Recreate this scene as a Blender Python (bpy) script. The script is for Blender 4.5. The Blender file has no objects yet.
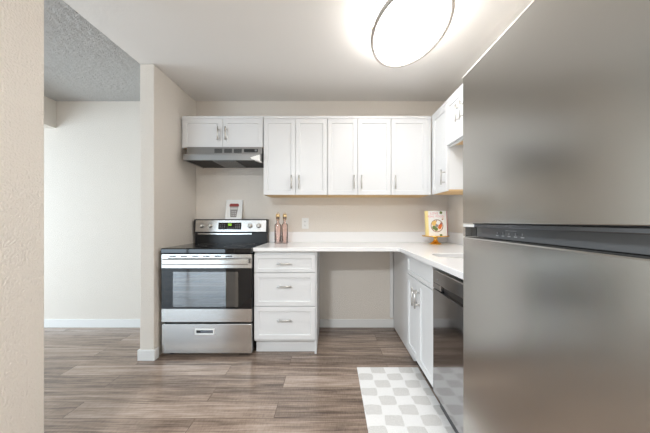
import bpy, bmesh, math, random
from mathutils import Vector, Matrix
random.seed(7)
S = bpy.context.scene
COL = S.collection
PI = math.pi

# ------------------------------------------------------------------ camera, world, daylight, exposure
F, VX, VY, HC = 285.0, 331.0, 221.0, 1.137
cam_d = bpy.data.cameras.new('camera')
cam_d.sensor_fit = 'HORIZONTAL'
cam_d.sensor_width = 36.0
cam_d.lens = F / 650.0 * 36.0
cam_d.shift_x = -(VX - 325.0) / 650.0
cam_d.shift_y = (VY - 216.5) / 650.0
cam_d.clip_start = 0.02
cam = bpy.data.objects.new('camera', cam_d)
cam.location = (0, 0, HC)
cam.rotation_euler = (PI / 2, 0, 0)
COL.objects.link(cam)
S.camera = cam

world = bpy.data.worlds.new('daylight')
S.world = world
world.use_nodes = True
bg = world.node_tree.nodes['Background']
bg.inputs[0].default_value = (0.80, 0.90, 1.0, 1)
bg.inputs[1].default_value = 1.5

def area(name, loc, rot, sx, sy, power, col):
    d = bpy.data.lights.new(name, 'AREA')
    d.shape = 'RECTANGLE'; d.size = sx; d.size_y = sy
    d.energy = power; d.color = col
    o = bpy.data.objects.new(name, d)
    o.location = loc; o.rotation_euler = rot
    COL.objects.link(o)
    return o

# daylight entering by the two windows of the rooms around the kitchen
area('daylight_glass_door', (-4.0, -3.25, 1.08), (PI / 2, 0, 0), 2.5, 1.9, 50, (0.66, 0.85, 1.0))
area('daylight_side_window', (-4.38, 1.75, 1.10), (0, -PI / 2, 0), 1.7, 2.1, 46, (0.74, 0.89, 1.0))
# added fill light behind the camera, brightens the kitchen; no fixture there
fill_light = area('added_fill_light', (-0.88, -1.25, 2.40), (0, 0, 0), 0.45, 0.45, 95, (0.90, 0.96, 1.0))
fill_light.data.shape = 'DISK'

S.view_settings.view_transform = 'Standard'
S.view_settings.look = 'None'
S.view_settings.gamma = 1.0
S.view_settings.use_curve_mapping = False
S.view_settings.exposure = 0.46
LAMP_STRENGTH = 12.2

# ------------------------------------------------------------------ materials
def srgb(r, g, b):
    def f(c):
        c /= 255.0
        return c / 12.92 if c <= 0.04045 else ((c + 0.055) / 1.055) ** 2.4
    return (f(r), f(g), f(b), 1)

def mat(name, col, rough=0.5, metal=0.0, spec=0.5, bump=0.0, bscale=100.0, emit=None, estr=0.0, trans=0.0, ior=1.45, coat=0.0, bdetail=2.0):
    m = bpy.data.materials.new(name)
    m.use_nodes = True
    nt = m.node_tree
    p = nt.nodes['Principled BSDF']
    p.inputs['Base Color'].default_value = col
    p.inputs['Roughness'].default_value = rough
    p.inputs['Metallic'].default_value = metal
    p.inputs['Specular IOR Level'].default_value = spec
    p.inputs['Transmission Weight'].default_value = trans
    p.inputs['IOR'].default_value = ior
    p.inputs['Coat Weight'].default_value = coat
    if emit:
        p.inputs['Emission Color'].default_value = emit
        p.inputs['Emission Strength'].default_value = estr
    if bump:
        tc = nt.nodes.new('ShaderNodeTexCoord')
        n = nt.nodes.new('ShaderNodeTexNoise')
        n.inputs['Scale'].default_value = bscale
        n.inputs['Detail'].default_value = bdetail
        b = nt.nodes.new('ShaderNodeBump')
        b.inputs['Strength'].default_value = bump
        b.inputs['Distance'].default_value = 0.01
        nt.links.new(tc.outputs['Object'], n.inputs['Vector'])
        nt.links.new(n.outputs['Fac'], b.inputs['Height'])
        nt.links.new(b.outputs['Normal'], p.inputs['Normal'])
    return m

def brushed(name, col, rough, axis_scale, amount=0.08, aniso=0.0):
    """metal with fine stretched grain in its roughness"""
    m = mat(name, col, rough, 1.0)
    nt = m.node_tree
    p = nt.nodes['Principled BSDF']
    tc = nt.nodes.new('ShaderNodeTexCoord')
    mp = nt.nodes.new('ShaderNodeMapping')
    mp.inputs['Scale'].default_value = axis_scale
    n = nt.nodes.new('ShaderNodeTexNoise')
    n.inputs['Scale'].default_value = 6.0
    n.inputs['Detail'].default_value = 4.0
    mr = nt.nodes.new('ShaderNodeMapRange')
    mr.inputs['To Min'].default_value = rough - amount
    mr.inputs['To Max'].default_value = rough + amount
    nt.links.new(tc.outputs['Object'], mp.inputs['Vector'])
    nt.links.new(mp.outputs['Vector'], n.inputs['Vector'])
    nt.links.new(n.outputs['Fac'], mr.inputs['Value'])
    nt.links.new(mr.outputs['Result'], p.inputs['Roughness'])
    return m

def floor_material():
    m = bpy.data.materials.new('wood_plank_floor')
    m.use_nodes = True
    nt = m.node_tree; L = nt.links
    p = nt.nodes['Principled BSDF']
    tc = nt.nodes.new('ShaderNodeTexCoord')
    br = nt.nodes.new('ShaderNodeTexBrick')
    br.offset = 0.37; br.offset_frequency = 2
    br.inputs['Scale'].default_value = 1.0
    br.inputs['Brick Width'].default_value = 1.22
    br.inputs['Row Height'].default_value = 0.152
    br.inputs['Mortar Size'].default_value = 0.0018
    br.inputs['Mortar Smooth'].default_value = 0.1
    br.inputs['Color1'].default_value = (0, 0, 0, 1)
    br.inputs['Color2'].default_value = (1, 1, 1, 1)
    br.inputs['Mortar'].default_value = (0.4, 0.4, 0.4, 1)
    mp0 = nt.nodes.new('ShaderNodeMapping')
    mp0.inputs['Location'].default_value = (0.33, 0.03, 0)
    L.new(tc.outputs['Object'], mp0.inputs['Vector'])
    L.new(mp0.outputs['Vector'], br.inputs['Vector'])
    # grain: coordinates shifted per plank so that grain does not run across joints
    sep = nt.nodes.new('ShaderNodeVectorMath'); sep.operation = 'SCALE'
    sep.inputs['Scale'].default_value = 7.0
    L.new(br.outputs['Color'], sep.inputs[0])
    add = nt.nodes.new('ShaderNodeVectorMath'); add.operation = 'ADD'
    L.new(tc.outputs['Object'], add.inputs[0]); L.new(sep.outputs['Vector'], add.inputs[1])
    def noise(scale3, scale, detail, dist=0.0, rough=0.55):
        mp = nt.nodes.new('ShaderNodeMapping'); mp.inputs['Scale'].default_value = scale3
        n = nt.nodes.new('ShaderNodeTexNoise')
        n.inputs['Scale'].default_value = scale; n.inputs['Detail'].default_value = detail
        n.inputs['Distortion'].default_value = dist; n.inputs['Roughness'].default_value = rough
        L.new(add.outputs['Vector'], mp.inputs['Vector']); L.new(mp.outputs['Vector'], n.inputs['Vector'])
        return n
    n1 = noise((0.9, 13, 1), 2.0, 5, 0.6)
    n2 = noise((3, 60, 1), 2.0, 3, 0.2)
    n3 = noise((30, 5, 1), 5.0, 2, 0.0)     # saw marks across the grain
    ramp = nt.nodes.new('ShaderNodeValToRGB')
    e = ramp.color_ramp.elements
    e[0].position = 0.36; e[0].color = srgb(98, 84, 75)
    e[1].position = 0.68; e[1].color = srgb(190, 171, 157)
    k = e.new(0.52); k.color = srgb(150, 131, 117)
    def mth(op, a, b):
        x = nt.nodes.new('ShaderNodeMath'); x.operation = op
        for i, v in enumerate((a, b)):
            if isinstance(v, (int, float)): x.inputs[i].default_value = v
            else: L.new(v, x.inputs[i])
        return x.outputs[0]
    v = mth('ADD', mth('MULTIPLY', n1.outputs['Fac'], 0.58), mth('MULTIPLY', n2.outputs['Fac'], 0.34))
    v = mth('ADD', v, mth('MULTIPLY', n3.outputs['Fac'], 0.14))
    v = mth('ADD', v, mth('MULTIPLY', mth('SUBTRACT', br.outputs['Color'], 0.5), 0.17))
    L.new(v, ramp.inputs['Fac'])
    mix = nt.nodes.new('ShaderNodeMixRGB'); mix.blend_type = 'MULTIPLY'
    mix.inputs['Color2'].default_value = (0.45, 0.42, 0.40, 1)
    L.new(br.outputs['Fac'], mix.inputs['Fac'])
    L.new(ramp.outputs['Color'], mix.inputs['Color1'])
    L.new(mix.outputs['Color'], p.inputs['Base Color'])
    p.inputs['Roughness'].default_value = 0.22
    b = nt.nodes.new('ShaderNodeBump'); b.inputs['Strength'].default_value = 0.12; b.inputs['Distance'].default_value = 0.004
    L.new(v, b.inputs['Height']); L.new(b.outputs['Normal'], p.inputs['Normal'])
    return m

def rug_material():
    m = mat('checked_rug_cloth', srgb(235, 233, 230), 0.95, spec=0.1)
    nt = m.node_tree; L = nt.links
    p = nt.nodes['Principled BSDF']
    tc = nt.nodes.new('ShaderNodeTexCoord')
    nz = nt.nodes.new('ShaderNodeTexNoise'); nz.inputs['Scale'].default_value = 14.0; nz.inputs['Detail'].default_value = 1.0
    L.new(tc.outputs['Object'], nz.inputs['Vector'])
    off = nt.nodes.new('ShaderNodeVectorMath'); off.operation = 'MULTIPLY_ADD'
    off.inputs[1].default_value = (0.02, 0.02, 0.0); off.inputs[2].default_value = (-0.01, -0.01, 0)
    L.new(nz.outputs['Color'], off.inputs[0])
    ad = nt.nodes.new('ShaderNodeVectorMath'); ad.operation = 'ADD'
    L.new(tc.outputs['Object'], ad.inputs[0]); L.new(off.outputs['Vector'], ad.inputs[1])
    sp = nt.nodes.new('ShaderNodeSeparateXYZ'); L.new(ad.outputs['Vector'], sp.inputs[0])
    def mth(op, a, b=0.0):
        x = nt.nodes.new('ShaderNodeMath'); x.operation = op
        for i, v in enumerate((a, b)):
            if isinstance(v, (int, float)): x.inputs[i].default_value = v
            else: L.new(v, x.inputs[i])
        return x.outputs[0]
    a = mth('SINE', mth('MULTIPLY', sp.outputs['X'], PI / 0.105))
    c = mth('SINE', mth('MULTIPLY', sp.outputs['Y'], PI / 0.0905))
    t = mth('MULTIPLY', a, c)
    r = nt.nodes.new('ShaderNodeMapRange')
    r.inputs['From Min'].default_value = 0.0; r.inputs['From Max'].default_value = 0.06
    L.new(t, r.inputs['Value'])
    sp2 = nt.nodes.new('ShaderNodeTexNoise'); sp2.inputs['Scale'].default_value = 160.0; sp2.inputs['Detail'].default_value = 3.0
    L.new(tc.outputs['Object'], sp2.inputs['Vector'])
    rr = nt.nodes.new('ShaderNodeValToRGB')
    rr.color_ramp.elements[0].position = 0.3; rr.color_ramp.elements[0].color = srgb(208, 206, 203)
    rr.color_ramp.elements[1].position = 0.7; rr.color_ramp.elements[1].color = srgb(232, 230, 227)
    L.new(sp2.outputs['Fac'], rr.inputs['Fac'])
    rw = nt.nodes.new('ShaderNodeValToRGB')
    rw.color_ramp.elements[0].position = 0.3; rw.color_ramp.elements[0].color = srgb(238, 237, 235)
    rw.color_ramp.elements[1].position = 0.7; rw.color_ramp.elements[1].color = srgb(250, 249, 248)
    L.new(sp2.outputs['Fac'], rw.inputs['Fac'])
    mx = nt.nodes.new('ShaderNodeMixRGB')
    L.new(r.outputs['Result'], mx.inputs['Fac'])
    L.new(rw.outputs['Color'], mx.inputs['Color1']); L.new(rr.outputs['Color'], mx.inputs['Color2'])
    L.new(mx.outputs['Color'], p.inputs['Base Color'])
    b = nt.nodes.new('ShaderNodeBump'); b.inputs['Strength'].default_value = 0.35; b.inputs['Distance'].default_value = 0.004
    L.new(sp2.outputs['Fac'], b.inputs['Height']); L.new(b.outputs['Normal'], p.inputs['Normal'])
    return m

def clear_glass(name, tint, gloss=0.12, rough=0.02):
    m = bpy.data.materials.new(name); m.use_nodes = True
    nt = m.node_tree; L = nt.links
    for n in list(nt.nodes):
        if n.type != 'OUTPUT_MATERIAL': nt.nodes.remove(n)
    out = nt.nodes['Material Output']
    t = nt.nodes.new('ShaderNodeBsdfTransparent'); t.inputs[0].default_value = tint
    g = nt.nodes.new('ShaderNodeBsdfGlossy'); g.inputs['Roughness'].default_value = rough
    g.inputs[0].default_value = (1, 1, 1, 1)
    lw = nt.nodes.new('ShaderNodeLayerWeight'); lw.inputs['Blend'].default_value = 0.25
    mp = nt.nodes.new('ShaderNodeMapRange'); mp.inputs['To Min'].default_value = gloss; mp.inputs['To Max'].default_value = 0.9
    L.new(lw.outputs['Fresnel'], mp.inputs['Value'])
    mx = nt.nodes.new('ShaderNodeMixShader')
    L.new(mp.outputs['Result'], mx.inputs[0]); L.new(t.outputs[0], mx.inputs[1]); L.new(g.outputs[0], mx.inputs[2])
    L.new(mx.outputs[0], out.inputs[0])
    return m

M = {}
M['wall'] = mat('wall_paint', srgb(233, 226, 217), 0.75, spec=0.25, bump=0.5, bscale=120, bdetail=3)
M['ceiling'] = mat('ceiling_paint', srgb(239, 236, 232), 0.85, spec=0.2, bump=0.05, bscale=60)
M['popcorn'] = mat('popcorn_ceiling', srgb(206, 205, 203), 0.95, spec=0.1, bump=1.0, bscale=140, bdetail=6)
M['trim'] = mat('white_trim_paint', srgb(238, 238, 237), 0.4)
M['floor'] = floor_material()
M['cabinet'] = mat('white_cabinet_paint', srgb(227, 228, 229), 0.32, spec=0.45)
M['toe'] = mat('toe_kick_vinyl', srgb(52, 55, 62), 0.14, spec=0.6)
M['wood'] = mat('raw_plywood', srgb(224, 190, 140), 0.6, bump=0.1, bscale=30)
M['quartz'] = mat('white_quartz', srgb(244, 244, 244), 0.16, spec=0.5)
M['nickel'] = brushed('brushed_nickel', srgb(208, 206, 202), 0.3, (40, 2, 2), 0.05)
M['steel'] = brushed('brushed_stainless', srgb(205, 203, 200), 0.24, (1, 1, 60), 0.06)
M['fridge'] = brushed('satin_fridge_steel', srgb(196, 194, 189), 0.22, (1, 1, 70), 0.03)
M['dwsteel'] = brushed('dark_stainless', srgb(158, 158, 160), 0.09, (1, 1, 60), 0.03)
M['sinksteel'] = brushed('sink_steel', srgb(200, 192, 184), 0.3, (30, 2, 2), 0.06)
M['black'] = mat('black_plastic', (0.012, 0.012, 0.013, 1), 0.3)
M['blackglass'] = mat('black_ceramic_glass', (0.006, 0.006, 0.007, 1), 0.04, spec=0.6)
M['doorglass'] = mat('black_oven_glass', (0.006, 0.006, 0.007, 1), 0.04, spec=0.5, ior=1.5)
M['ovenwindow'] = clear_glass('tinted_oven_window', (0.32, 0.33, 0.34, 1), 0.17)
M['cavity'] = mat('oven_enamel', (0.10, 0.10, 0.105, 1), 0.35)
M['wire'] = mat('rack_wire', (0.5, 0.5, 0.5, 1), 0.3, 1.0)
M['darkgrey'] = mat('dark_grey_plastic', (0.035, 0.037, 0.04, 1), 0.35)
M['fridgepanel'] = mat('grey_gloss_panel', (0.10, 0.104, 0.11, 1), 0.16)
M['bluegrey'] = mat('handle_lip_metal', srgb(120, 124, 130), 0.25, 1.0)
M['icon'] = mat('pale_icon_print', srgb(132, 134, 137), 0.4)
M['green'] = mat('green_clock_segment', (0, 0, 0, 1), 0.4, emit=(0.45, 1.0, 0.05, 1), estr=1.2)
M['white'] = mat('white_plastic', srgb(240, 240, 238), 0.35)
M['faintslot'] = mat('grey_slot', (0.30, 0.30, 0.30, 1), 0.6)
M['slot'] = mat('dark_slot', (0.02, 0.02, 0.02, 1), 0.6)
M['gold'] = mat('polished_gold', srgb(236, 188, 100), 0.25, 1.0)
M['brass'] = mat('pale_brass_wire', srgb(226, 198, 150), 0.3, 0.85)
M['pinkglass'] = clear_glass('pink_bottle_glass', (0.99, 0.91, 0.885, 1), 0.04)
M['paper'] = mat('white_paper', srgb(240, 239, 236), 0.7)
M['pages'] = mat('cream_pages', srgb(244, 226, 160), 0.7)
M['redcover'] = mat('red_book_cover', srgb(190, 60, 76), 0.5)
M['pinkink'] = mat('pink_ink', srgb(232, 150, 160), 0.6)
M['bowl'] = mat('brown_ink', srgb(140, 90, 66), 0.6)
M['orange'] = mat('orange_ink', srgb(222, 120, 60), 0.6)
M['yellow'] = mat('yellow_ink', srgb(232, 190, 110), 0.6)
M['greenink'] = mat('green_ink', srgb(110, 130, 70), 0.6)
M['cream'] = mat('cream_ink', srgb(236, 222, 206), 0.6)
M['redink'] = mat('maroon_ink', srgb(150, 62, 60), 0.6)
M['greyink'] = mat('grey_ink', srgb(150, 145, 142), 0.6)
M['paleink'] = mat('pale_grey_ink', srgb(205, 202, 200), 0.6)
M['rug'] = rug_material()
M['diffuser'] = mat('lit_acrylic', srgb(250, 248, 244), 0.4, emit=(1.0, 0.995, 0.99, 1), estr=LAMP_STRENGTH)
M['side'] = mat('lit_acrylic_side', srgb(250, 248, 244), 0.4, emit=(1.0, 0.98, 0.95, 1), estr=LAMP_STRENGTH * 0.75)
M['band'] = mat('satin_lamp_band', srgb(196, 188, 180), 0.5, 0.6)
M['lens'] = mat('white_lip_reflection', srgb(246, 244, 240), 0.3)  # plain white standing in for the cabinet's reflection in the hood lip
M['filter'] = brushed('aluminium_mesh', srgb(140, 140, 140), 0.4, (60, 60, 1), 0.1)
M['hood'] = brushed('hood_stainless', srgb(150, 148, 146), 0.3, (60, 1, 1), 0.05)

# ------------------------------------------------------------------ mesh helpers
class MB:
    def __init__(self):
        self.bm = bmesh.new()
        self.mats = []
    def mi(self, m):
        if m not in self.mats: self.mats.append(m)
        return self.mats.index(m)
    def box(self, x0, x1, y0, y1, z0, z1, m, bev=0.0, seg=2):
        vs = [self.bm.verts.new(c) for c in ((x0, y0, z0), (x1, y0, z0), (x1, y1, z0), (x0, y1, z0), (x0, y0, z1), (x1, y0, z1), (x1, y1, z1), (x0, y1, z1))]
        i = self.mi(m); fs = []
        for q in ((3, 2, 1, 0), (4, 5, 6, 7), (0, 1, 5, 4), (1, 2, 6, 5), (2, 3, 7, 6), (3, 0, 4, 7)):
            f = self.bm.faces.new([vs[k] for k in q]); f.material_index = i; fs.append(f)
        if bev:
            es = list({e for f in fs for e in f.edges})
            r = bmesh.ops.bevel(self.bm, geom=es, offset=bev, segments=seg, profile=0.5, affect='EDGES', clamp_overlap=True)
            for f in r['faces']: f.material_index = i
        return fs
    def shaker(self, x0, x1, z0, z1, y0, y1, rail, m, rec=0.009):
        fs = self.box(x0, x1, y0, y1, z0, z1, m)
        fr = fs[2]
        for f in fs: f.normal_update()
        bmesh.ops.inset_individual(self.bm, faces=[fr], thickness=rail, depth=0.0)
        fr.normal_update()
        bmesh.ops.inset_individual(self.bm, faces=[fr], thickness=0.002, depth=-rec)
    def tube(self, pts, r, m, n=10, caps=True):
        """round bar through pts"""
        i = self.mi(m); rings = []
        P = [Vector(p) for p in pts]
        for k, p in enumerate(P):
            d = (P[min(k + 1, len(P) - 1)] - P[max(k - 1, 0)]).normalized()
            a = Vector((0, 0, 1)) if abs(d.z) < 0.9 else Vector((1, 0, 0))
            u = d.cross(a).normalized(); v = d.cross(u)
            rr = r[k] if isinstance(r, (list, tuple)) else r
            rings.append([self.bm.verts.new(p + (u * math.cos(t) + v * math.sin(t)) * rr) for t in [2 * PI * j / n for j in range(n)]])
        for a, b in zip(rings, rings[1:]):
            for j in range(n):
                f = self.bm.faces.new((a[j], a[(j + 1) % n], b[(j + 1) % n], b[j])); f.material_index = i; f.smooth = True
        if caps:
            f = self.bm.faces.new(rings[0][::-1]); f.material_index = i
            f = self.bm.faces.new(rings[-1]); f.material_index = i
    def ring(self, c, ax, ay, r, m, n=72, k=8, hz=None):
        """oval torus lying level; r across, hz half height"""
        i = self.mi(m); hz = hz or r; rows = []
        for a in range(n):
            t = 2 * PI * a / n
            row = []
            for b in range(k):
                s = 2 * PI * b / k
                nx, ny = math.cos(t) * ay, math.sin(t) * ax
                l = math.hypot(nx, ny)
                row.append(self.bm.verts.new((c[0] + ax * math.cos(t) + nx / l * r * math.cos(s), c[1] + ay * math.sin(t) + ny / l * r * math.cos(s), c[2] + hz * math.sin(s))))
            rows.append(row)
        for a in range(n):
            A, B = rows[a], rows[(a + 1) % n]
            for b in range(k):
                f = self.bm.faces.new((A[b], B[b], B[(b + 1) % k], A[(b + 1) % k])); f.material_index = i; f.smooth = True
    def lathe(self, prof, c, m, n=32, ax=1.0, ay=1.0, smooth=True):
        """prof: (radius, z) pairs from bottom to top"""
        i = self.mi(m); rows = []
        for r, z in prof:
            if r < 1e-6:
                rows.append([self.bm.verts.new((c[0], c[1], c[2] + z))])
            else:
                rows.append([self.bm.verts.new((c[0] + r * ax * math.cos(2 * PI * j / n), c[1] + r * ay * math.sin(2 * PI * j / n), c[2] + z)) for j in range(n)])
        for a, b in zip(rows, rows[1:]):
            for j in range(n):
                q = [a[j % len(a)], a[(j + 1) % len(a)], b[(j + 1) % len(b)], b[j % len(b)]]
                q = list(dict.fromkeys(q))
                if len(q) > 2:
                    f = self.bm.faces.new(q); f.material_index = i; f.smooth = smooth
    def poly(self, pts, y0, y1, m):
        """outline in the xz plane given thickness along y"""
        i = self.mi(m)
        a = [self.bm.verts.new((x, y0, z)) for x, z in pts]
        b = [self.bm.verts.new((x, y1, z)) for x, z in pts]
        fs = [self.bm.faces.new(a), self.bm.faces.new(b[::-1])]
        n = len(pts)
        for j in range(n):
            fs.append(self.bm.faces.new((a[(j + 1) % n], a[j], b[j], b[(j + 1) % n])))
        for f in fs: f.material_index = i
    def extrude_x(self, pts, x0, x1, m):
        """outline in the yz plane given thickness along x"""
        i = self.mi(m)
        a = [self.bm.verts.new((x0, y, z)) for y, z in pts]
        b = [self.bm.verts.new((x1, y, z)) for y, z in pts]
        fs = [self.bm.faces.new(a), self.bm.faces.new(b[::-1])]
        n = len(pts)
        for j in range(n):
            fs.append(self.bm.faces.new((a[(j + 1) % n], a[j], b[j], b[(j + 1) % n])))
        for f in fs: f.material_index = i
    def build(self, name, parent=None, bevel=0.0, recalc=True, loc=None):
        if recalc: bmesh.ops.recalc_face_normals(self.bm, faces=self.bm.faces[:])
        me = bpy.data.meshes.new(name)
        self.bm.to_mesh(me); self.bm.free()
        for m in self.mats: me.materials.append(m)
        o = bpy.data.objects.new(name, me)
        COL.objects.link(o)
        if parent: o.parent = parent
        if loc: o.location = loc
        if bevel:
            b = o.modifiers.new('edge', 'BEVEL'); b.width = bevel; b.segments = 2; b.limit_method = 'ANGLE'; b.angle_limit = math.radians(40)
        return o

def tag(o, label, cat, group=None):
    o['label'] = label; o['category'] = cat
    if group: o['group'] = group
    return o

def thing(name, label, cat, loc=(0, 0, 0), rz=0.0, group=None):
    o = bpy.data.objects.new(name, None)
    o.empty_display_size = 0.1
    COL.objects.link(o)
    o.location = loc; o.rotation_euler = (0, 0, rz)
    return tag(o, label, cat, group)

def onebox(name, x0, x1, y0, y1, z0, z1, m, parent=None, bev=0.0):
    b = MB(); b.box(x0, x1, y0, y1, z0, z1, m)
    return b.build(name, parent, bev)

def struct(name, boxes, m, bev=0.0):
    b = MB()
    for q in boxes: b.box(*q, m)
    o = b.build(name, None, bev)
    o['kind'] = 'structure'
    return o

# ------------------------------------------------------------------ the setting
D = 3.05              # back wall
HZ = 2.42             # ceiling
WR = 1.255            # wall beside the sink
struct('floor', [(-5.7, 1.40, -3.4, D + 0.1, -0.1, 0.0)], M['floor'])
struct('ceiling', [(-1.561, 1.40, -3.4, D + 0.1, HZ, HZ + 0.1)], M['ceiling'])
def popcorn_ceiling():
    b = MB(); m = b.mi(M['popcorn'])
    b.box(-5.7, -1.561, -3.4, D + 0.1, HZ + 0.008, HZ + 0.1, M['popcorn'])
    rnd = random.Random(3)
    x0, x1, y0, y1, st = -3.1, -1.561, 1.1, D, 0.009      # the stretch with its lumpy sprayed surface
    nx, ny = int((x1 - x0) / st), int((y1 - y0) / st)
    g = [[b.bm.verts.new((x0 + (x1 - x0) * i / nx, y0 + (y1 - y0) * j / ny, HZ + 0.004 - (rnd.random() ** 2.0) * 0.009)) for j in range(ny + 1)] for i in range(nx + 1)]
    for i in range(nx):
        for j in range(ny):
            f = b.bm.faces.new((g[i][j], g[i][j + 1], g[i + 1][j + 1], g[i + 1][j])); f.material_index = m; f.smooth = True
    o = b.build('ceiling_textured', recalc=False); o['kind'] = 'structure'
popcorn_ceiling()
struct('wall_back', [(-4.5, WR, D, D + 0.1, 0, HZ)], M['wall'])
struct('wall_right', [(WR, WR + 0.1, -3.3, D + 0.1, 0, HZ)], M['wall'])
struct('wall_left', [(-1.561, -1.445, 2.327, D, 0, HZ)], M['wall'], 0.006)
struct('wall_near', [(-1.32, -1.20, -0.6, 1.195, 0, HZ)], M['wall'], 0.006)
struct('wall_header', [(-3.06, -2.94, 0.4, D, 2.13, HZ)], M['wall'])
struct('wall_side', [(-4.4, -4.3, 0.4, 0.9, 0, HZ), (-4.4, -4.3, 2.6, D, 0, HZ), (-4.4, -4.3, 0.9, 2.6, 2.15, HZ), (-4.4, -4.3, 0.9, 2.6, 0, 0.05),
                     (-5.6, -4.3, 0.3, 0.4, 0, HZ), (-5.6, -5.5, -3.2, 0.3, 0, HZ)], M['wall'])
struct('wall_rear', [(-5.6, -5.3, -3.3, -3.2, 0, HZ), (-2.7, 1.4, -3.3, -3.2, 0, HZ), (-5.3, -2.7, -3.3, -3.2, 2.08, HZ)], M['wall'])
def window_frame(name, horizontal, a0, a1, z0, z1, at):
    b = MB(); t = 0.045
    def bx(p0, p1, q0, q1):
        if horizontal: b.box(p0, p1, at - 0.03, at + 0.03, q0, q1, M['trim'])
        else: b.box(at - 0.03, at + 0.03, p0, p1, q0, q1, M['trim'])
    bx(a0, a0 + t, z0, z1); bx(a1 - t, a1, z0, z1); bx(a0 + t, a1 - t, z0, z0 + t); bx(a0 + t, a1 - t, z1 - t, z1)
    mid = (a0 + a1) / 2
    bx(mid - t / 2, mid + t / 2, z0 + t, z1 - t)
    o = b.build(name); o['kind'] = 'structure'
window_frame('window_1', False, 0.9, 2.6, 0.05, 2.15, -4.35)
window_frame('window_2', True, -5.3, -2.7, 0.0, 2.08, -3.22)
BH = 0.088
struct('baseboard_back', [(-4.3, -1.561, D - 0.012, D, 0, BH)], M['trim'], 0.003)
struct('baseboard_alcove', [(-0.118, 0.69, D - 0.012, D, 0, BH)], M['trim'], 0.003)
struct('baseboard_left', [(-1.573, -1.433, 2.315, 2.327, 0, BH), (-1.573, -1.561, 2.327, D - 0.012, 0, BH), (-1.445, -1.433, 2.327, 2.375, 0, BH)], M['trim'], 0.003)
struct('trim_filler', [(0.627, 0.661, D - 0.03, D, 0.11, 0.879)], M['trim'], 0.003)

# ------------------------------------------------------------------ cabinets
def handle(parent, c, axis, length, out=0.032, r=0.0068):
    """bar pull with two posts; c on the face it is screwed to (face normal -y)"""
    b = MB(); x, y, z = c; h = length / 2; q = h * 0.66
    if axis == 'z':
        b.tube([(x, y - out, z - h), (x, y - out, z + h)], r, M['nickel'])
        for s in (-q, q): b.tube([(x, y, z + s), (x, y - out, z + s)], r * 0.85, M['nickel'])
    else:
        b.tube([(x - h, y - out, z), (x + h, y - out, z)], r, M['nickel'])
        for s in (-q, q): b.tube([(x + s, y, z), (x + s, y - out, z)], r * 0.85, M['nickel'])
    return b.build('handle', parent)

def door(parent, x0, x1, z0, z1, hx=None, hz=None, name='door', axis='z', hl=0.127, rail=0.058):
    b = MB(); b.shaker(x0, x1, z0, z1, 0.0, 0.019, rail, M['cabinet'])
    d = b.build(name, parent, 0.0015)
    if hx is not None: handle(d, (hx, 0.0, hz), axis, hl)
    return d

def upper(label, loc, rz, w, h, d, doors, filler=None, top_lip=True, rails=False):
    """wall cabinet, local origin at the front bottom corner, front faces -y"""
    t = thing('upper_cabinet', label, 'cabinet', loc, rz, 'white shaker wall cabinets')
    b = MB()
    b.box(0, w, 0.0205, d, 0.012, h, M['cabinet'])
    if filler: b.box(filler[0], filler[1], 0.004, 0.0205, 0.0, h, M['cabinet'])
    b.build('body', t, 0.0015)
    if rails:
        b = MB(); b.box(0, w, 0.0205, 0.045, -0.012, 0.0118, M['cabinet']); b.box(0, 0.016, 0.0452, d, -0.012, 0.0118, M['cabinet']); b.box(w - 0.016, w, 0.0452, d, -0.012, 0.0118, M['cabinet'])
        b.build('bottom_rail', t, 0.001)
        onebox('bottom_panel', 0.0162, w - 0.0162, 0.0455, d, 0.004, 0.0118, M['wood'], t)
    else:
        onebox('bottom_panel', 0.002, w - 0.002, 0.022, d, 0.0, 0.0118, M['wood'], t)
    if top_lip: onebox('top_trim', 0.0, w, 0.0, 0.0195, h - 0.026, h, M['cabinet'], t, 0.002)
    for a in doors: door(t, *a)
    return t

YU = 2.725; UZ = 1.388; UT = 2.141; UH = UT - UZ; DU = D - YU
DT = UH - 0.0275                      # door top
HB = 1.507 - UZ
def pair(w, z0, z1, hz, seam=None):
    s = seam if seam else w / 2
    return [(0.002, s - 0.0015, z0, z1, s - 0.036, hz), (s + 0.0015, w - 0.002, z0, z1, s + 0.036, hz)]
# above the range
w = 0.768; oz = 1.840
t = upper('short white two-door wall cabinet directly above the range hood', (-1.420, YU, oz), 0, w, UT - oz, DU, pair(w, 0.0, UT - oz - 0.0275, 1.967 - oz))
onebox('filler', -0.0245, 0.0, 0.03, 0.05, 0.0, UT - oz, M['cabinet'], t)
w = 0.6118
upper('tall white two-door wall cabinet beside the range hood, above the glass bottles', (-0.646, YU, UZ), 0, w, UH, DU, pair(w, 0.0, DT, HB))
w = 0.6078
upper('tall white two-door wall cabinet above the open knee space', (-0.0335, YU, UZ), 0, w, UH, DU, pair(w, 0.0, DT, HB, 0.288))
w = 0.384
upper('narrow white single-door wall cabinet in the corner above the gold cake stand', (0.575, YU, UZ), 0, w, UH, DU, [(0.002, 0.346, 0.0, DT, 0.036, HB)], filler=(0.3475, 0.384))
# along the sink wall
XR = 0.96; dR = WR - XR
w = 2.725 - 0.004 - 2.369
upper('tall white single-door wall cabinet on the sink wall by the corner', (XR, 2.721, UZ), -PI / 2, w, UH, dR, [(0.03, w - 0.002, 0.0, DT, w - 0.036, HB)], filler=(0.0, 0.0285))
w = 0.56; sz = 1.763
upper('short white two-door wall cabinet high on the sink wall, next to the refrigerator', (XR, 2.368, sz), -PI / 2, w, UT - sz, dR, pair(w, 0.0, UT - sz - 0.0275, 1.94 - sz), rails=True)

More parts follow.
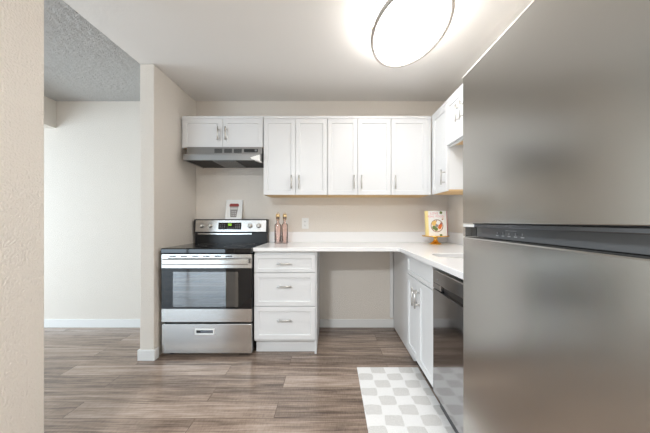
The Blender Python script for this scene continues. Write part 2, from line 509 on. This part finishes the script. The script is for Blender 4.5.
# drawer base cabinet between the range and the knee space
YB = 2.42
t = thing('drawer_cabinet', 'white base cabinet of three stacked drawers beside the range', 'cabinet', (-0.654, YB, 0))
w = 0.531; db = D - YB
b = MB(); b.box(0.0, w - 0.018, 0.0205, db, 0.11, 0.879, M['cabinet']); b.box(w - 0.018, w, 0.0205, db, 0.0, 0.879, M['cabinet'])
b.build('body', t, 0.0015)
onebox('toe_kick', 0.004, w - 0.018, 0.066, 0.082, 0.0, 0.11, M['cabinet'], t)
for z0, z1, rl in ((0.700, 0.853, 0.045), (0.414, 0.695, 0.056), (0.129, 0.409, 0.056)):
    door(t, 0.002, w - 0.012, z0, z1, w / 2 - 0.004, (z0 + z1) / 2 + (0.0 if z1 > 0.8 else 0.03), 'drawer', 'x', 0.125, rl)

# sink base cabinet, front faces the fridge-side aisle (-x)
XB = 0.61
t = thing('sink_cabinet', 'white sink base cabinet with two doors beside the dishwasher', 'cabinet', (XB, 2.2875, 0), -PI / 2)
w = 0.578; db = WR - XB - 0.004
b = MB()
for q in ((0.0, 0.018), (w - 0.018, w)): b.box(q[0], q[1], 0.0205, db, 0.11, 0.879, M['cabinet'])
b.box(0.018, w - 0.018, db - 0.012, db, 0.11, 0.879, M['cabinet']); b.box(0.018, w - 0.018, 0.0205, db - 0.012, 0.11, 0.128, M['cabinet'])
b.box(0.018, w - 0.018, 0.0205, 0.04, 0.69, 0.879, M['cabinet'])
b.build('body', t, 0.0015)
onebox('corner_panel', 2.2875 - D + 0.001, -0.001, 0.056, 0.074, 0.012, 0.879, M['cabinet'], t)
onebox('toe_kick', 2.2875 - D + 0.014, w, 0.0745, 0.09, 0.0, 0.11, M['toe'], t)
door(t, 0.003, w - 0.002, 0.724, 0.866, name='false_drawer_front', rail=0.04)
s = w / 2
door(t, 0.003, s - 0.0015, 0.138, 0.718, s - 0.032, 0.598)
door(t, s + 0.0015, w - 0.002, 0.138, 0.718, s + 0.032, 0.598)

# ------------------------------------------------------------------ dishwasher
t = thing('dishwasher', 'dark stainless built-in dishwasher between the sink cabinet and the refrigerator', 'dishwasher', (XB, 1.706, 0), -PI / 2)
w = 0.598
onebox('body', 0.004, w - 0.004, 0.04, WR - XB - 0.02, 0.03, 0.846, M['darkgrey'], t)
b = MB(); b.box(0.002, w - 0.002, 0.0, 0.036, 0.125, 0.738, M['dwsteel']); b.build('door', t, 0.003)
b = MB()
ph = (0.12, w - 0.12)
b.box(0.002, w - 0.002, 0.0, 0.036, 0.775, 0.846, M['dwsteel'])
b.box(0.002, ph[0], 0.0, 0.036, 0.742, 0.775, M['dwsteel']); b.box(ph[1], w - 0.002, 0.0, 0.036, 0.742, 0.775, M['dwsteel'])
cp = b.build('control_panel', t, 0.0025)
onebox('top_edge', 0.002, w - 0.002, -0.001, 0.030, 0.8462, 0.8502, M['nickel'], cp)
onebox('pocket_handle', ph[0], ph[1], 0.02, 0.034, 0.7385, 0.776, M['black'], cp)
b = MB(); b.lathe([(0.0, 0.0), (0.006, 0.0), (0.006, 0.0015), (0.0, 0.0015)], (0, 0, 0), M['icon'], 16)
ic = b.build('indicator', cp, loc=(0.075, 0.0, 0.80)); ic.rotation_euler = (PI / 2, 0, 0)
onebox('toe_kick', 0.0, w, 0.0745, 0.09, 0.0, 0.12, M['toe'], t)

# ------------------------------------------------------------------ worktop and sink
CT, CB = 0.912, 0.880
XE, YE = 0.575, 2.40
def rounded(x0, x1, y0, y1, r, n=8):
    out = []
    for cx, cy, a in ((x1 - r, y0 + r, -PI / 2), (x1 - r, y1 - r, 0), (x0 + r, y1 - r, PI / 2), (x0 + r, y0 + r, PI)):
        for k in range(n + 1):
            t_ = a + PI / 2 * k / n
            out.append((cx + r * math.cos(t_), cy + r * math.sin(t_)))
    return out
hole = rounded(0.675, 1.075, 1.745, 1.985, 0.085)
rc = 0.035
outer = [(-0.657, YE)] + [(XE - rc + rc * math.sin(a), YE - rc + rc * math.cos(a)) for a in [PI / 2 * k / 8 for k in range(9)]] + [(XE, 1.102), (WR, 1.102), (WR, D), (-0.657, D)]
t = thing('worktop', 'white quartz L-shaped worktop with a low upstand along the walls', 'worktop', (0, 0, 0))
bm = bmesh.new()
def loop(pts):
    vs = [bm.verts.new((x, y, CT)) for x, y in pts]
    return [bm.edges.new((vs[k], vs[(k + 1) % len(vs)])) for k in range(len(vs))]
es = loop(outer) + loop(hole)
bmesh.ops.triangle_fill(bm, use_beauty=True, edges=es)
ex = bmesh.ops.extrude_face_region(bm, geom=bm.faces[:])
bmesh.ops.translate(bm, verts=[v for v in ex['geom'] if isinstance(v, bmesh.types.BMVert)], vec=(0, 0, CB - CT))
b = MB(); b.bm.free(); b.bm = bm; b.mats = [M['quartz']]
b.build('slab', t, 0.003)
b = MB()
b.box(-0.657, WR, D - 0.02, D, CT, 1.022, M['quartz'])
b.box(WR - 0.02, WR, 1.102, D - 0.02, CT, 1.022, M['quartz'])
b.build('upstand', t, 0.002)

t = thing('sink_basin', 'stainless undermount sink basin set in the white worktop', 'sink', (0.875, 1.8225, 0))
bm = bmesh.new()
def ringv(pts, z): return [bm.verts.new((x - 0.875, y - 1.8225, z)) for x, y in pts]
rims = [ringv(rounded(0.664, 1.086, 1.734, 1.996, 0.095), CB), ringv(rounded(0.676, 1.074, 1.746, 1.984, 0.084), CB), ringv(rounded(0.686, 1.064, 1.756, 1.974, 0.078), 0.72), ringv(rounded(0.71, 1.04, 1.78, 1.95, 0.07), 0.70)]
for a, c in zip(rims, rims[1:]):
    for j in range(len(a)): bm.faces.new((a[j], a[(j + 1) % len(a)], c[(j + 1) % len(a)], c[j]))
bm.faces.new(rims[-1])
b = MB(); b.bm.free(); b.bm = bm; b.mats = [M['sinksteel']]
o = b.build('basin', t)
for p_ in o.data.polygons: p_.use_smooth = True
sd = o.modifiers.new('sheet', 'SOLIDIFY'); sd.thickness = 0.0015; sd.offset = -1
b = MB(); b.lathe([(0.0, 0.0), (0.04, 0.0), (0.045, 0.004), (0.03, 0.005), (0.025, 0.002), (0.0, 0.002)], (0, 0, 0.7005), M['nickel'], 24); b.build('drain', t)

# ------------------------------------------------------------------ range
RX, RY = -1.420, 2.381
t = thing('electric_range', 'stainless electric range with black glass cooktop and oven door', 'range', (RX, RY, 0))
rw = 0.76
b = MB()
b.box(0.006, 0.045, 0.045, 0.62, 0.03, 0.862, M['black']); b.box(rw - 0.045, rw - 0.006, 0.045, 0.62, 0.03, 0.862, M['black'])
b.box(0.045, rw - 0.045, 0.58, 0.62, 0.03, 0.862, M['black'])
b.box(0.045, rw - 0.045, 0.045, 0.58, 0.03, 0.32, M['black']); b.box(0.045, rw - 0.045, 0.045, 0.58, 0.80, 0.862, M['black'])
b.build('body', t, 0.003)
b = MB(); b.box(0.0455, 0.0475, 0.05, 0.5795, 0.3205, 0.7995, M['cavity']); b.box(rw - 0.0475, rw - 0.0455, 0.05, 0.5795, 0.3205, 0.7995, M['cavity'])
b.box(0.0475, rw - 0.0475, 0.5775, 0.5795, 0.3205, 0.7995, M['cavity']); b.box(0.0475, rw - 0.0475, 0.05, 0.5775, 0.3205, 0.3225, M['cavity'])
b.build('oven_liner', t)
b = MB()
b.box(0.0, rw, -0.012, 0.635, 0.864, 0.910, M['blackglass'], 0.008, 3)
ct = b.build('cooktop', t)
for bx_, by_, br_ in ((0.20, 0.16, 0.105), (0.56, 0.16, 0.085), (0.20, 0.43, 0.085), (0.56, 0.43, 0.105)):
    b = MB(); b.ring((bx_, by_, 0.9102), br_, br_, 0.0015, M['greyink'], 48, 4, 0.0003); b.build('burner_ring', ct)
# oven door
b = MB()
x0, x1 = 0.004, rw - 0.004
b.box(x0, x1, 0.0, 0.042, 0.744, 0.858, M['steel'])
b.box(x0, x1, 0.0, 0.042, 0.293, 0.402, M['steel'])
wx0, wx1, wz0, wz1 = 0.098, 0.645, 0.418, 0.712
b.box(x0, wx0, 0.0, 0.042, 0.402, 0.744, M['doorglass']); b.box(wx1, x1, 0.0, 0.042, 0.402, 0.744, M['doorglass'])
b.box(wx0, wx1, 0.0, 0.042, 0.402, wz0, M['doorglass']); b.box(wx0, wx1, 0.0, 0.042, wz1, 0.744, M['doorglass'])
od = b.build('oven_door', t)
onebox('oven_window', wx0, wx1, 0.001, 0.006, wz0, wz1, M['ovenwindow'], od)
b = MB()
b.box(0.032, rw - 0.018, -0.052, -0.030, 0.778, 0.826, M['steel'], 0.009, 3)
for px in (0.06, rw - 0.06): b.box(px - 0.02, px + 0.02, -0.031, 0.001, 0.788, 0.818, M['steel'], 0.003)
b.build('handle', od)
b = MB(); b.box(0.07, 0.125, -0.0008, 0.002, 0.838, 0.848, M['slot']); vs0 = b.build('vent_slot', od)
for k in range(1, 6):
    c = vs0.copy(); COL.objects.link(c); c.parent = od; c.location = (k * 0.094, 0, 0)
b = MB()
for zz in (0.47, 0.60):
    for k in range(14): b.tube([(0.06 + k * 0.049, 0.07, zz), (0.06 + k * 0.049, 0.55, zz)], 0.0025, M['wire'], 6)
    for yy in (0.07, 0.55): b.tube([(0.048, yy, zz), (rw - 0.048, yy, zz)], 0.0035, M['wire'], 6)
b.build('oven_rack', t)
b = MB(); b.box(x0, x1, 0.0, 0.03, 0.030, 0.276, M['steel']); sdw = b.build('storage_drawer', t, 0.004)
b = MB(); bx0, bx1, bz0, bz1 = 0.286, 0.446, 0.190, 0.236
for q in ((bx0, bx1, bz1 - 0.009, bz1), (bx0, bx1, bz0, bz0 + 0.009), (bx0, bx0 + 0.009, bz0 + 0.009, bz1 - 0.009), (bx1 - 0.009, bx1, bz0 + 0.009, bz1 - 0.009)):
    b.box(q[0], q[1], -0.005, 0.001, q[2], q[3], M['white'])
b.build('pull_frame', sdw)
b = MB(); b.box(bx0 + 0.009, bx1 - 0.009, -0.0015, 0.001, bz0 + 0.009, bz1 - 0.009, M['bluegrey']); b.box(bx0 + 0.012, bx0 + 0.045, -0.0022, -0.0014, bz0 + 0.014, bz1 - 0.014, M['slot']); b.build('pull_recess', sdw)
for fx in (0.06, rw - 0.06):
    for fy in (0.07, 0.56):
        b = MB(); b.lathe([(0.0, 0.0), (0.022, 0.0), (0.022, 0.008), (0.012, 0.012), (0.012, 0.031), (0.0, 0.031)], (fx, fy, 0), M['black'], 16); b.build('foot', t)
# back guard
b = MB()
b.extrude_x([(0.582, 0.905), (0.645, 0.905), (0.645, 1.150), (0.638, 1.156), (0.592, 1.156), (0.588, 1.150), (0.576, 1.022), (0.582, 1.016)], 0.006, rw - 0.006, M['black'])
b.box(0.0, 0.0058, 0.578, 0.645, 1.012, 1.154, M['black']); b.box(rw - 0.0058, rw, 0.578, 0.645, 1.012, 1.154, M['black'])
b.build('backguard', t, 0.003)
tilt = math.atan2(0.012, 0.128)
cpan = bpy.data.objects.new('control_panel', None)
b = MB(); b.box(0.012, rw - 0.012, -0.006, 0.001, 0.0, 0.122, M['steel'])
cpan = b.build('control_panel', t, 0.002)
cpan.location = (0, 0.5765, 1.024); cpan.rotation_euler = (-tilt, 0, 0)
for kx in (0.077, 0.165, 0.58, 0.671):
    b = MB(); b.lathe([(0.0, 0.026), (0.016, 0.026), (0.019, 0.022), (0.021, 0.006), (0.025, 0.003), (0.025, 0.0), (0.0, 0.0)][::-1], (0, 0, 0), M['nickel'], 24)
    b.box(-0.003, 0.003, -0.018, 0.018, 0.026, 0.030, M['nickel'])
    k = b.build('knob', cpan, loc=(kx, -0.006, 0.062)); k.rotation_euler = (PI / 2, 0.4, 0)
b = MB(); b.box(0.252, 0.489, -0.009, -0.004, 0.024, 0.096, M['blackglass'])
for k in range(3):
    for r_ in range(3):
        b.box(0.266 + k * 0.022, 0.276 + k * 0.022, -0.0096, -0.0085, 0.038 + r_ * 0.016, 0.043 + r_ * 0.016, M['icon'])
        b.box(0.428 + k * 0.02, 0.438 + k * 0.02, -0.0096, -0.0085, 0.038 + r_ * 0.016, 0.044 + r_ * 0.016, M['icon'])
for k in range(4): b.box(0.345 + k * 0.02, 0.355 + k * 0.02, -0.0096, -0.0085, 0.036, 0.040, M['icon'])
dp = b.build('display', cpan)
b = MB()
for k in range(3):
    gx = 0.352 + k * 0.013
    for zz in (0.064, 0.0735, 0.083): b.box(gx, gx + 0.009, -0.0098, -0.0088, zz, zz + 0.0026, M['green'])
    b.box(gx + 0.0068, gx + 0.009, -0.0098, -0.0088, 0.064, 0.0855, M['green'])
b.build('clock_digits', dp)
b = MB(); b.box(0.04, rw - 0.16, 0.570, 0.581, 0.998, 1.010, M['steel']); b.build('vent_trim', t)

# ------------------------------------------------------------------ range hood
t = thing('range_hood', 'stainless under-cabinet range hood mounted above the range', 'range hood', (-1.368, 2.640, 1.700))
hw = 0.713; back = D - 2.640
b = MB()
prof = [(0.0, 0.0), (0.0, 0.058), (0.055, 0.075), (0.06, 0.139), (back, 0.139), (back, -0.012), (back - 0.012, -0.012), (back - 0.012, 0.0)]
b.box(0.0, hw, 0.0, 0.010, 0.0, 0.056, M['hood'])
b.extrude_x([(0.0, 0.056), (0.058, 0.070), (0.062, 0.139), (0.075, 0.139), (0.075, 0.056)], 0.0, hw, M['hood'])
b.box(0.0, hw, 0.075, back, 0.125, 0.139, M['hood'])
b.extrude_x([(0.010, 0.0), (0.010, 0.056), (0.075, 0.056), (0.075, 0.125), (back, 0.125), (back, 0.0)], 0.0, 0.010, M['hood'])
b.extrude_x([(0.010, 0.0), (0.010, 0.056), (0.075, 0.056), (0.075, 0.125), (back, 0.125), (back, 0.0)], hw - 0.010, hw, M['hood'])
b.build('shell', t, 0.001)
onebox('underside', 0.011, hw - 0.011, 0.011, back - 0.002, 0.006, 0.014, M['slot'], t)
b = MB(); b.box(0.255, 0.47, 0.04, back - 0.04, 0.0, 0.0058, M['filter'])
for k in range(10): b.box(0.262 + k * 0.0205, 0.270 + k * 0.0205, 0.045, back - 0.045, -0.003, 0.0005, M['filter'])
b.build('grease_filter', t)
b = MB()
for k in range(3):
    for r_ in range(4): b.box(0.265 + k * 0.092, 0.338 + k * 0.092, 0.055, 0.064, 0.084 + r_ * 0.010, 0.089 + r_ * 0.010, M['slot'])
b.build('vent_slots_grille', t)
b = MB(); b.box(0.545, 0.675, 0.054, 0.064, 0.088, 0.118, M['black']); b.box(0.648, 0.668, 0.050, 0.056, 0.094, 0.112, M['icon']); b.build('switch_panel', t)
b = MB(); b.poly([(hw - 0.092, 0.026), (hw - 0.004, 0.052), (hw - 0.004, -0.014), (hw - 0.080, 0.010)], -0.006, 0.07, M['lens']); b.build('cabinet_reflection_plate', t, 0.003)  # reflection of the white cabinet in the lip, put in as a white plate

# ------------------------------------------------------------------ refrigerator
FX, FY, FH = 0.503, 1.088, 1.686
t = thing('refrigerator', 'tall stainless top-freezer refrigerator standing by the dishwasher', 'refrigerator', (FX, FY, 0), -PI / 2)
fw = 0.74; fd = WR - FX - 0.02
onebox('body', 0.004, fw - 0.004, 0.075, fd, 0.02, FH - 0.012, M['darkgrey'], t, 0.004)
zs, ze = 1.079, 1.129
b = MB(); b.box(0.0, fw, 0.0, 0.07, ze, FH, M['fridge']); b.build('freezer_door', t, 0.002)
b = MB(); b.box(0.0, fw, 0.0, 0.07, 0.06, zs - 0.001, M['fridge'], 0.0); ld = b.build('fridge_door', t, 0.005)
b = MB()
b.box(0.018, fw - 0.018, 0.030, 0.07, zs + 0.001, ze - 0.001, M['fridgepanel'])
b.box(0.0, 0.017, 0.002, 0.07, zs, ze - 0.009, M['fridge']); b.box(fw - 0.017, fw, 0.002, 0.07, zs, ze - 0.009, M['fridge'])
hp = b.build('handle_recess', t)
onebox('top_lip', 0.0, fw, 0.006, 0.029, ze - 0.014, ze - 0.003, M['bluegrey'], hp, 0.002)
onebox('white_lip_strip', 0.0, 0.075, 0.001, 0.0055, ze - 0.0135, ze - 0.0035, M['white'], hp)  # short white strip at the far end of the lip
onebox('dark_end', 0.0175, 0.045, 0.028, 0.0298, zs + 0.002, ze - 0.015, M['black'], hp)
b = MB()
for k in range(5):
    b.box(0.17 + k * 0.030, 0.182 + k * 0.030, 0.0285, 0.0302, zs + 0.010, zs + 0.013, M['icon'])
    b.box(0.174 + k * 0.030, 0.178 + k * 0.030, 0.0285, 0.0302, zs + 0.016, zs + 0.023, M['icon'])
b.box(0.22, 0.27, 0.0285, 0.0302, zs + 0.0275, zs + 0.0295, M['icon'])
b.build('display_icon_print', hp)
onebox('kick_plate', 0.01, fw - 0.01, 0.03, 0.075, 0.0, 0.058, M['darkgrey'], t)
for fx in (0.05, fw - 0.05):
    b = MB(); b.lathe([(0.0, 0.0), (0.02, 0.0), (0.02, 0.021), (0.0, 0.021)], (fx, fd - 0.06, 0), M['black'], 16); b.build('foot', t)

# ------------------------------------------------------------------ ceiling lamp
LX, LY, LA, LB = 0.478, 1.752, 0.217, 0.384
t = thing('ceiling_light', 'lit oval flush ceiling light with two slim metal bands', 'ceiling light', (LX, LY, HZ))
b = MB()
n = 72
prof = [(0.0, -0.130), (0.6, -0.129), (0.93, -0.126), (0.97, -0.120), (0.985, -0.112)]
b.lathe(prof, (0, 0, 0), M['diffuser'], n, LA, LB)
b.lathe([(0.985, -0.112), (0.985, -0.004), (0.0, -0.004)], (0, 0, 0), M['side'], n, LA, LB)
bmesh.ops.remove_doubles(b.bm, verts=b.bm.verts[:], dist=1e-5)
b.build('diffuser', t)
onebox('ceiling_plate', -LA * 0.5, LA * 0.5, -LB * 0.5, LB * 0.5, -0.0038, 0.0, M['white'], t)
b = MB(); b.ring((0, 0, -0.120), LA, LB, 0.012, M['band'], n, 8, 0.016); b.build('lower_band', t)
b = MB(); b.ring((0, 0, -0.010), LA + 0.002, LB + 0.002, 0.005, M['brass'], n, 8, 0.006); b.build('upper_band', t)

# ------------------------------------------------------------------ rug
b = MB(); b.box(0.0, 0.472, -1.10, 0.0, 0.0, 0.007, M['rug'], 0.003, 2)
o = b.build('rug', loc=(0.200, 2.204, 0.0006))
tag(o, 'white and grey checked runner rug on the floor before the sink', 'rug')

# ------------------------------------------------------------------ wall outlet
t = thing('wall_outlet', 'white duplex wall outlet above the worktop upstand', 'outlet', (-0.276, D, 1.112))
b = MB(); b.box(-0.036, 0.036, -0.006, 0.0, -0.058, 0.058, M['white']); b.build('cover_plate', t, 0.002)
for s in (-0.021, 0.021):
    b = MB(); b.box(-0.017, 0.017, -0.008, -0.0058, s - 0.014, s + 0.014, M['white'])
    for q in (-0.006, 0.006): b.box(q - 0.0013, q + 0.0013, -0.0084, -0.0078, s - 0.004, s + 0.007, M['faintslot'])
    b.box(-0.002, 0.002, -0.0084, -0.0078, s - 0.011, s - 0.007, M['faintslot'])
    b.build('receptacle', t)

# ------------------------------------------------------------------ framed cup print leaning on the wall above the range
t = thing('framed_print', 'small white framed print of a takeaway cup standing on the range', 'picture', (-1.027, 2.991, 1.1565))
t.rotation_euler = (-math.atan2(0.045, 0.2), 0, 0)
fw_, fh_ = 0.174, 0.212; e = 0.012
b = MB()
b.box(-fw_ / 2, fw_ / 2, 0, 0.012, 0, e, M['white']); b.box(-fw_ / 2, fw_ / 2, 0, 0.012, fh_ - e, fh_, M['white'])
b.box(-fw_ / 2, -fw_ / 2 + e, 0, 0.012, e, fh_ - e, M['white']); b.box(fw_ / 2 - e, fw_ / 2, 0, 0.012, e, fh_ - e, M['white'])
b.build('frame', t, 0.001)
pr = onebox('print', -fw_ / 2 + e, fw_ / 2 - e, 0.005, 0.009, e, fh_ - e, M['paper'], t)
b = MB()
b.poly([(-0.032, 0.022), (0.029, 0.022), (0.044, 0.140), (-0.046, 0.140)], 0.0042, 0.0051, M['greyink'])
b.poly([(-0.0385, 0.105), (0.0355, 0.105), (0.0385, 0.128), (-0.0405, 0.128)], 0.0036, 0.0042, M['paleink'])
for k in range(9):
    cx, cz = -0.018 + (k % 3) * 0.018, 0.042 + (k // 3) * 0.02
    b.poly([(cx + 0.006 * math.cos(a), cz + 0.006 * math.sin(a)) for a in [2 * PI * j / 8 for j in range(8)]], 0.0038, 0.0042, M['paleink'])
b.build('cup_print', pr)
b = MB(); b.poly([(-0.052, 0.139), (0.050, 0.139), (0.048, 0.160), (0.040, 0.170), (-0.042, 0.170), (-0.050, 0.160)], 0.0040, 0.0051, M['redink']); b.build('lid_print', pr)

# ------------------------------------------------------------------ pink bottles
def bottle(label, x, y):
    t = thing('glass_bottle', label, 'bottle', (x, y, CT), 0, 'pink glass bottles on the worktop')
    b = MB()
    b.lathe([(0.0, 0.0), (0.030, 0.0), (0.033, 0.004), (0.033, 0.178), (0.030, 0.190), (0.017, 0.203), (0.0135, 0.214), (0.0135, 0.250), (0.0155, 0.252), (0.0155, 0.262), (0.012, 0.264),
             (0.0115, 0.214), (0.015, 0.201), (0.028, 0.188), (0.0305, 0.177), (0.0305, 0.008), (0.0, 0.007)], (0, 0, 0), M['pinkglass'], 28)
    b.build('flask', t, recalc=True)
    b = MB(); b.lathe([(0.0, 0.262), (0.0155, 0.262), (0.019, 0.272), (0.017, 0.288), (0.009, 0.296), (0.0, 0.296)], (0, 0, 0), M['brass'], 20)
    b.tube([(0.0145, 0, 0.235), (0.019, 0, 0.262), (0.015, 0, 0.295), (0, 0, 0.312), (-0.015, 0, 0.295), (-0.019, 0, 0.262), (-0.0145, 0, 0.235)], 0.0026, M['brass'], 6)
    b.ring((0, 0, 0.235), 0.0152, 0.0152, 0.0022, M['brass'], 20, 6)
    b.build('stopper', t)
    return t
bottle('pink glass bottle with swing stopper, the one beside the range back', -0.530, 2.842)
bottle('pink glass bottle with swing stopper, the one towards the wall outlet', -0.462, 2.846)

# ------------------------------------------------------------------ gold cake stand and cookbook
SX, SY = 1.018, 2.775
t = thing('cake_stand', 'small gold pedestal cake stand on the worktop corner', 'cake stand', (SX, SY, CT))
b = MB()
b.lathe([(0.0, 0.0), (0.056, 0.0), (0.057, 0.004), (0.046, 0.012), (0.028, 0.024), (0.018, 0.040), (0.016, 0.052), (0.024, 0.066), (0.034, 0.074), (0.0, 0.074)], (0, 0, 0), M['gold'], 40)
b.build('pedestal', t)
b = MB()
b.lathe([(0.0, 0.0742), (0.120, 0.0742), (0.128, 0.078), (0.128, 0.084), (0.120, 0.0835), (0.0, 0.080)], (0, 0, 0), M['gold'], 48)
b.build('plate', t)

t = thing('cookbook', 'upright white cookbook with a food bowl on its cover', 'book', (SX + 0.007, SY - 0.02, CT + 0.0812), 0.10)
t.rotation_euler = (-0.10, 0, 0.06)
bw, bh, bt = 0.205, 0.243, 0.024
onebox('pages', -bw / 2 + 0.004, bw / 2 - 0.004, 0.003, bt - 0.003, 0.003, bh - 0.004, M['paper'], t)
fc = onebox('front_cover', -bw / 2 + 0.024, bw / 2, 0.0, 0.0028, 0.0, bh, M['paper'], t)
onebox('spine', -bw / 2 - 0.003, -bw / 2 + 0.0238, 0.0, bt, 0.0, bh, M['pages'], t)
onebox('back_cover', -bw / 2 + 0.024, bw / 2 + 0.016, bt - 0.0028, bt, 0.0, bh, M['redcover'], t)
b = MB()
def disc(cx, cz, r, y, m, n=24, sx=1.0):
    b.poly([(cx + r * sx * math.cos(2 * PI * j / n), cz + r * math.sin(2 * PI * j / n)) for j in range(n)], y, y + 0.0004, m)
ox, oz_ = 0.004, 0.098
disc(ox, oz_, 0.062, -0.0004, M['bowl'], 40)
disc(ox, oz_, 0.056, -0.0007, M['cream'], 40)
for dx, dz, r, c in ((-0.030, 0.022, 0.022, 'yellow'), (-0.018, 0.036, 0.014, 'yellow'), (0.014, 0.030, 0.021, 'paper'), (0.034, 0.004, 0.018, 'orange'), (0.026, -0.016, 0.017, 'orange'),
                     (-0.002, 0.002, 0.016, 'greyink'), (-0.030, -0.018, 0.019, 'greenink'), (-0.010, -0.032, 0.018, 'greenink'), (0.012, -0.036, 0.014, 'cream'), (0.038, 0.022, 0.010, 'redink'), (-0.002, 0.046, 0.007, 'bowl')):
    disc(ox + dx, oz_ + dz, r, -0.0010 - 0.0001 * random.random(), M[c], 14)
disc(0.048, 0.226, 0.014, -0.0006, M['greenink'], 12); disc(0.040, 0.008, 0.010, -0.0006, M['greenink'], 12, 1.4); disc(0.064, 0.168, 0.012, -0.0006, M['cream'], 12); disc(0.060, 0.160, 0.006, -0.0008, M['redink'], 12)
b.build('bowl_print', fc)
def text(body, size, loc, m, parent, name='title_lettering'):
    c = bpy.data.curves.new(name, 'FONT'); c.body = body; c.size = size; c.align_x = 'CENTER'; c.extrude = 0.0002; c.space_character = 1.15
    c.materials.append(m)
    tmp = bpy.data.objects.new('lettering_curve', c); COL.objects.link(tmp)
    bpy.context.view_layer.update()
    me = bpy.data.meshes.new_from_object(tmp.evaluated_get(bpy.context.evaluated_depsgraph_get()))
    bpy.data.objects.remove(tmp); bpy.data.curves.remove(c)
    o = bpy.data.objects.new(name, me); COL.objects.link(o); o.parent = parent
    o.location = loc; o.rotation_euler = (PI / 2, 0, 0)
    return o
text('LOVE', 0.030, (-0.020, -0.0006, 0.208), M['pinkink'], fc)
text('REAL FOOD', 0.027, (-0.004, -0.0006, 0.180), M['pinkink'], fc)
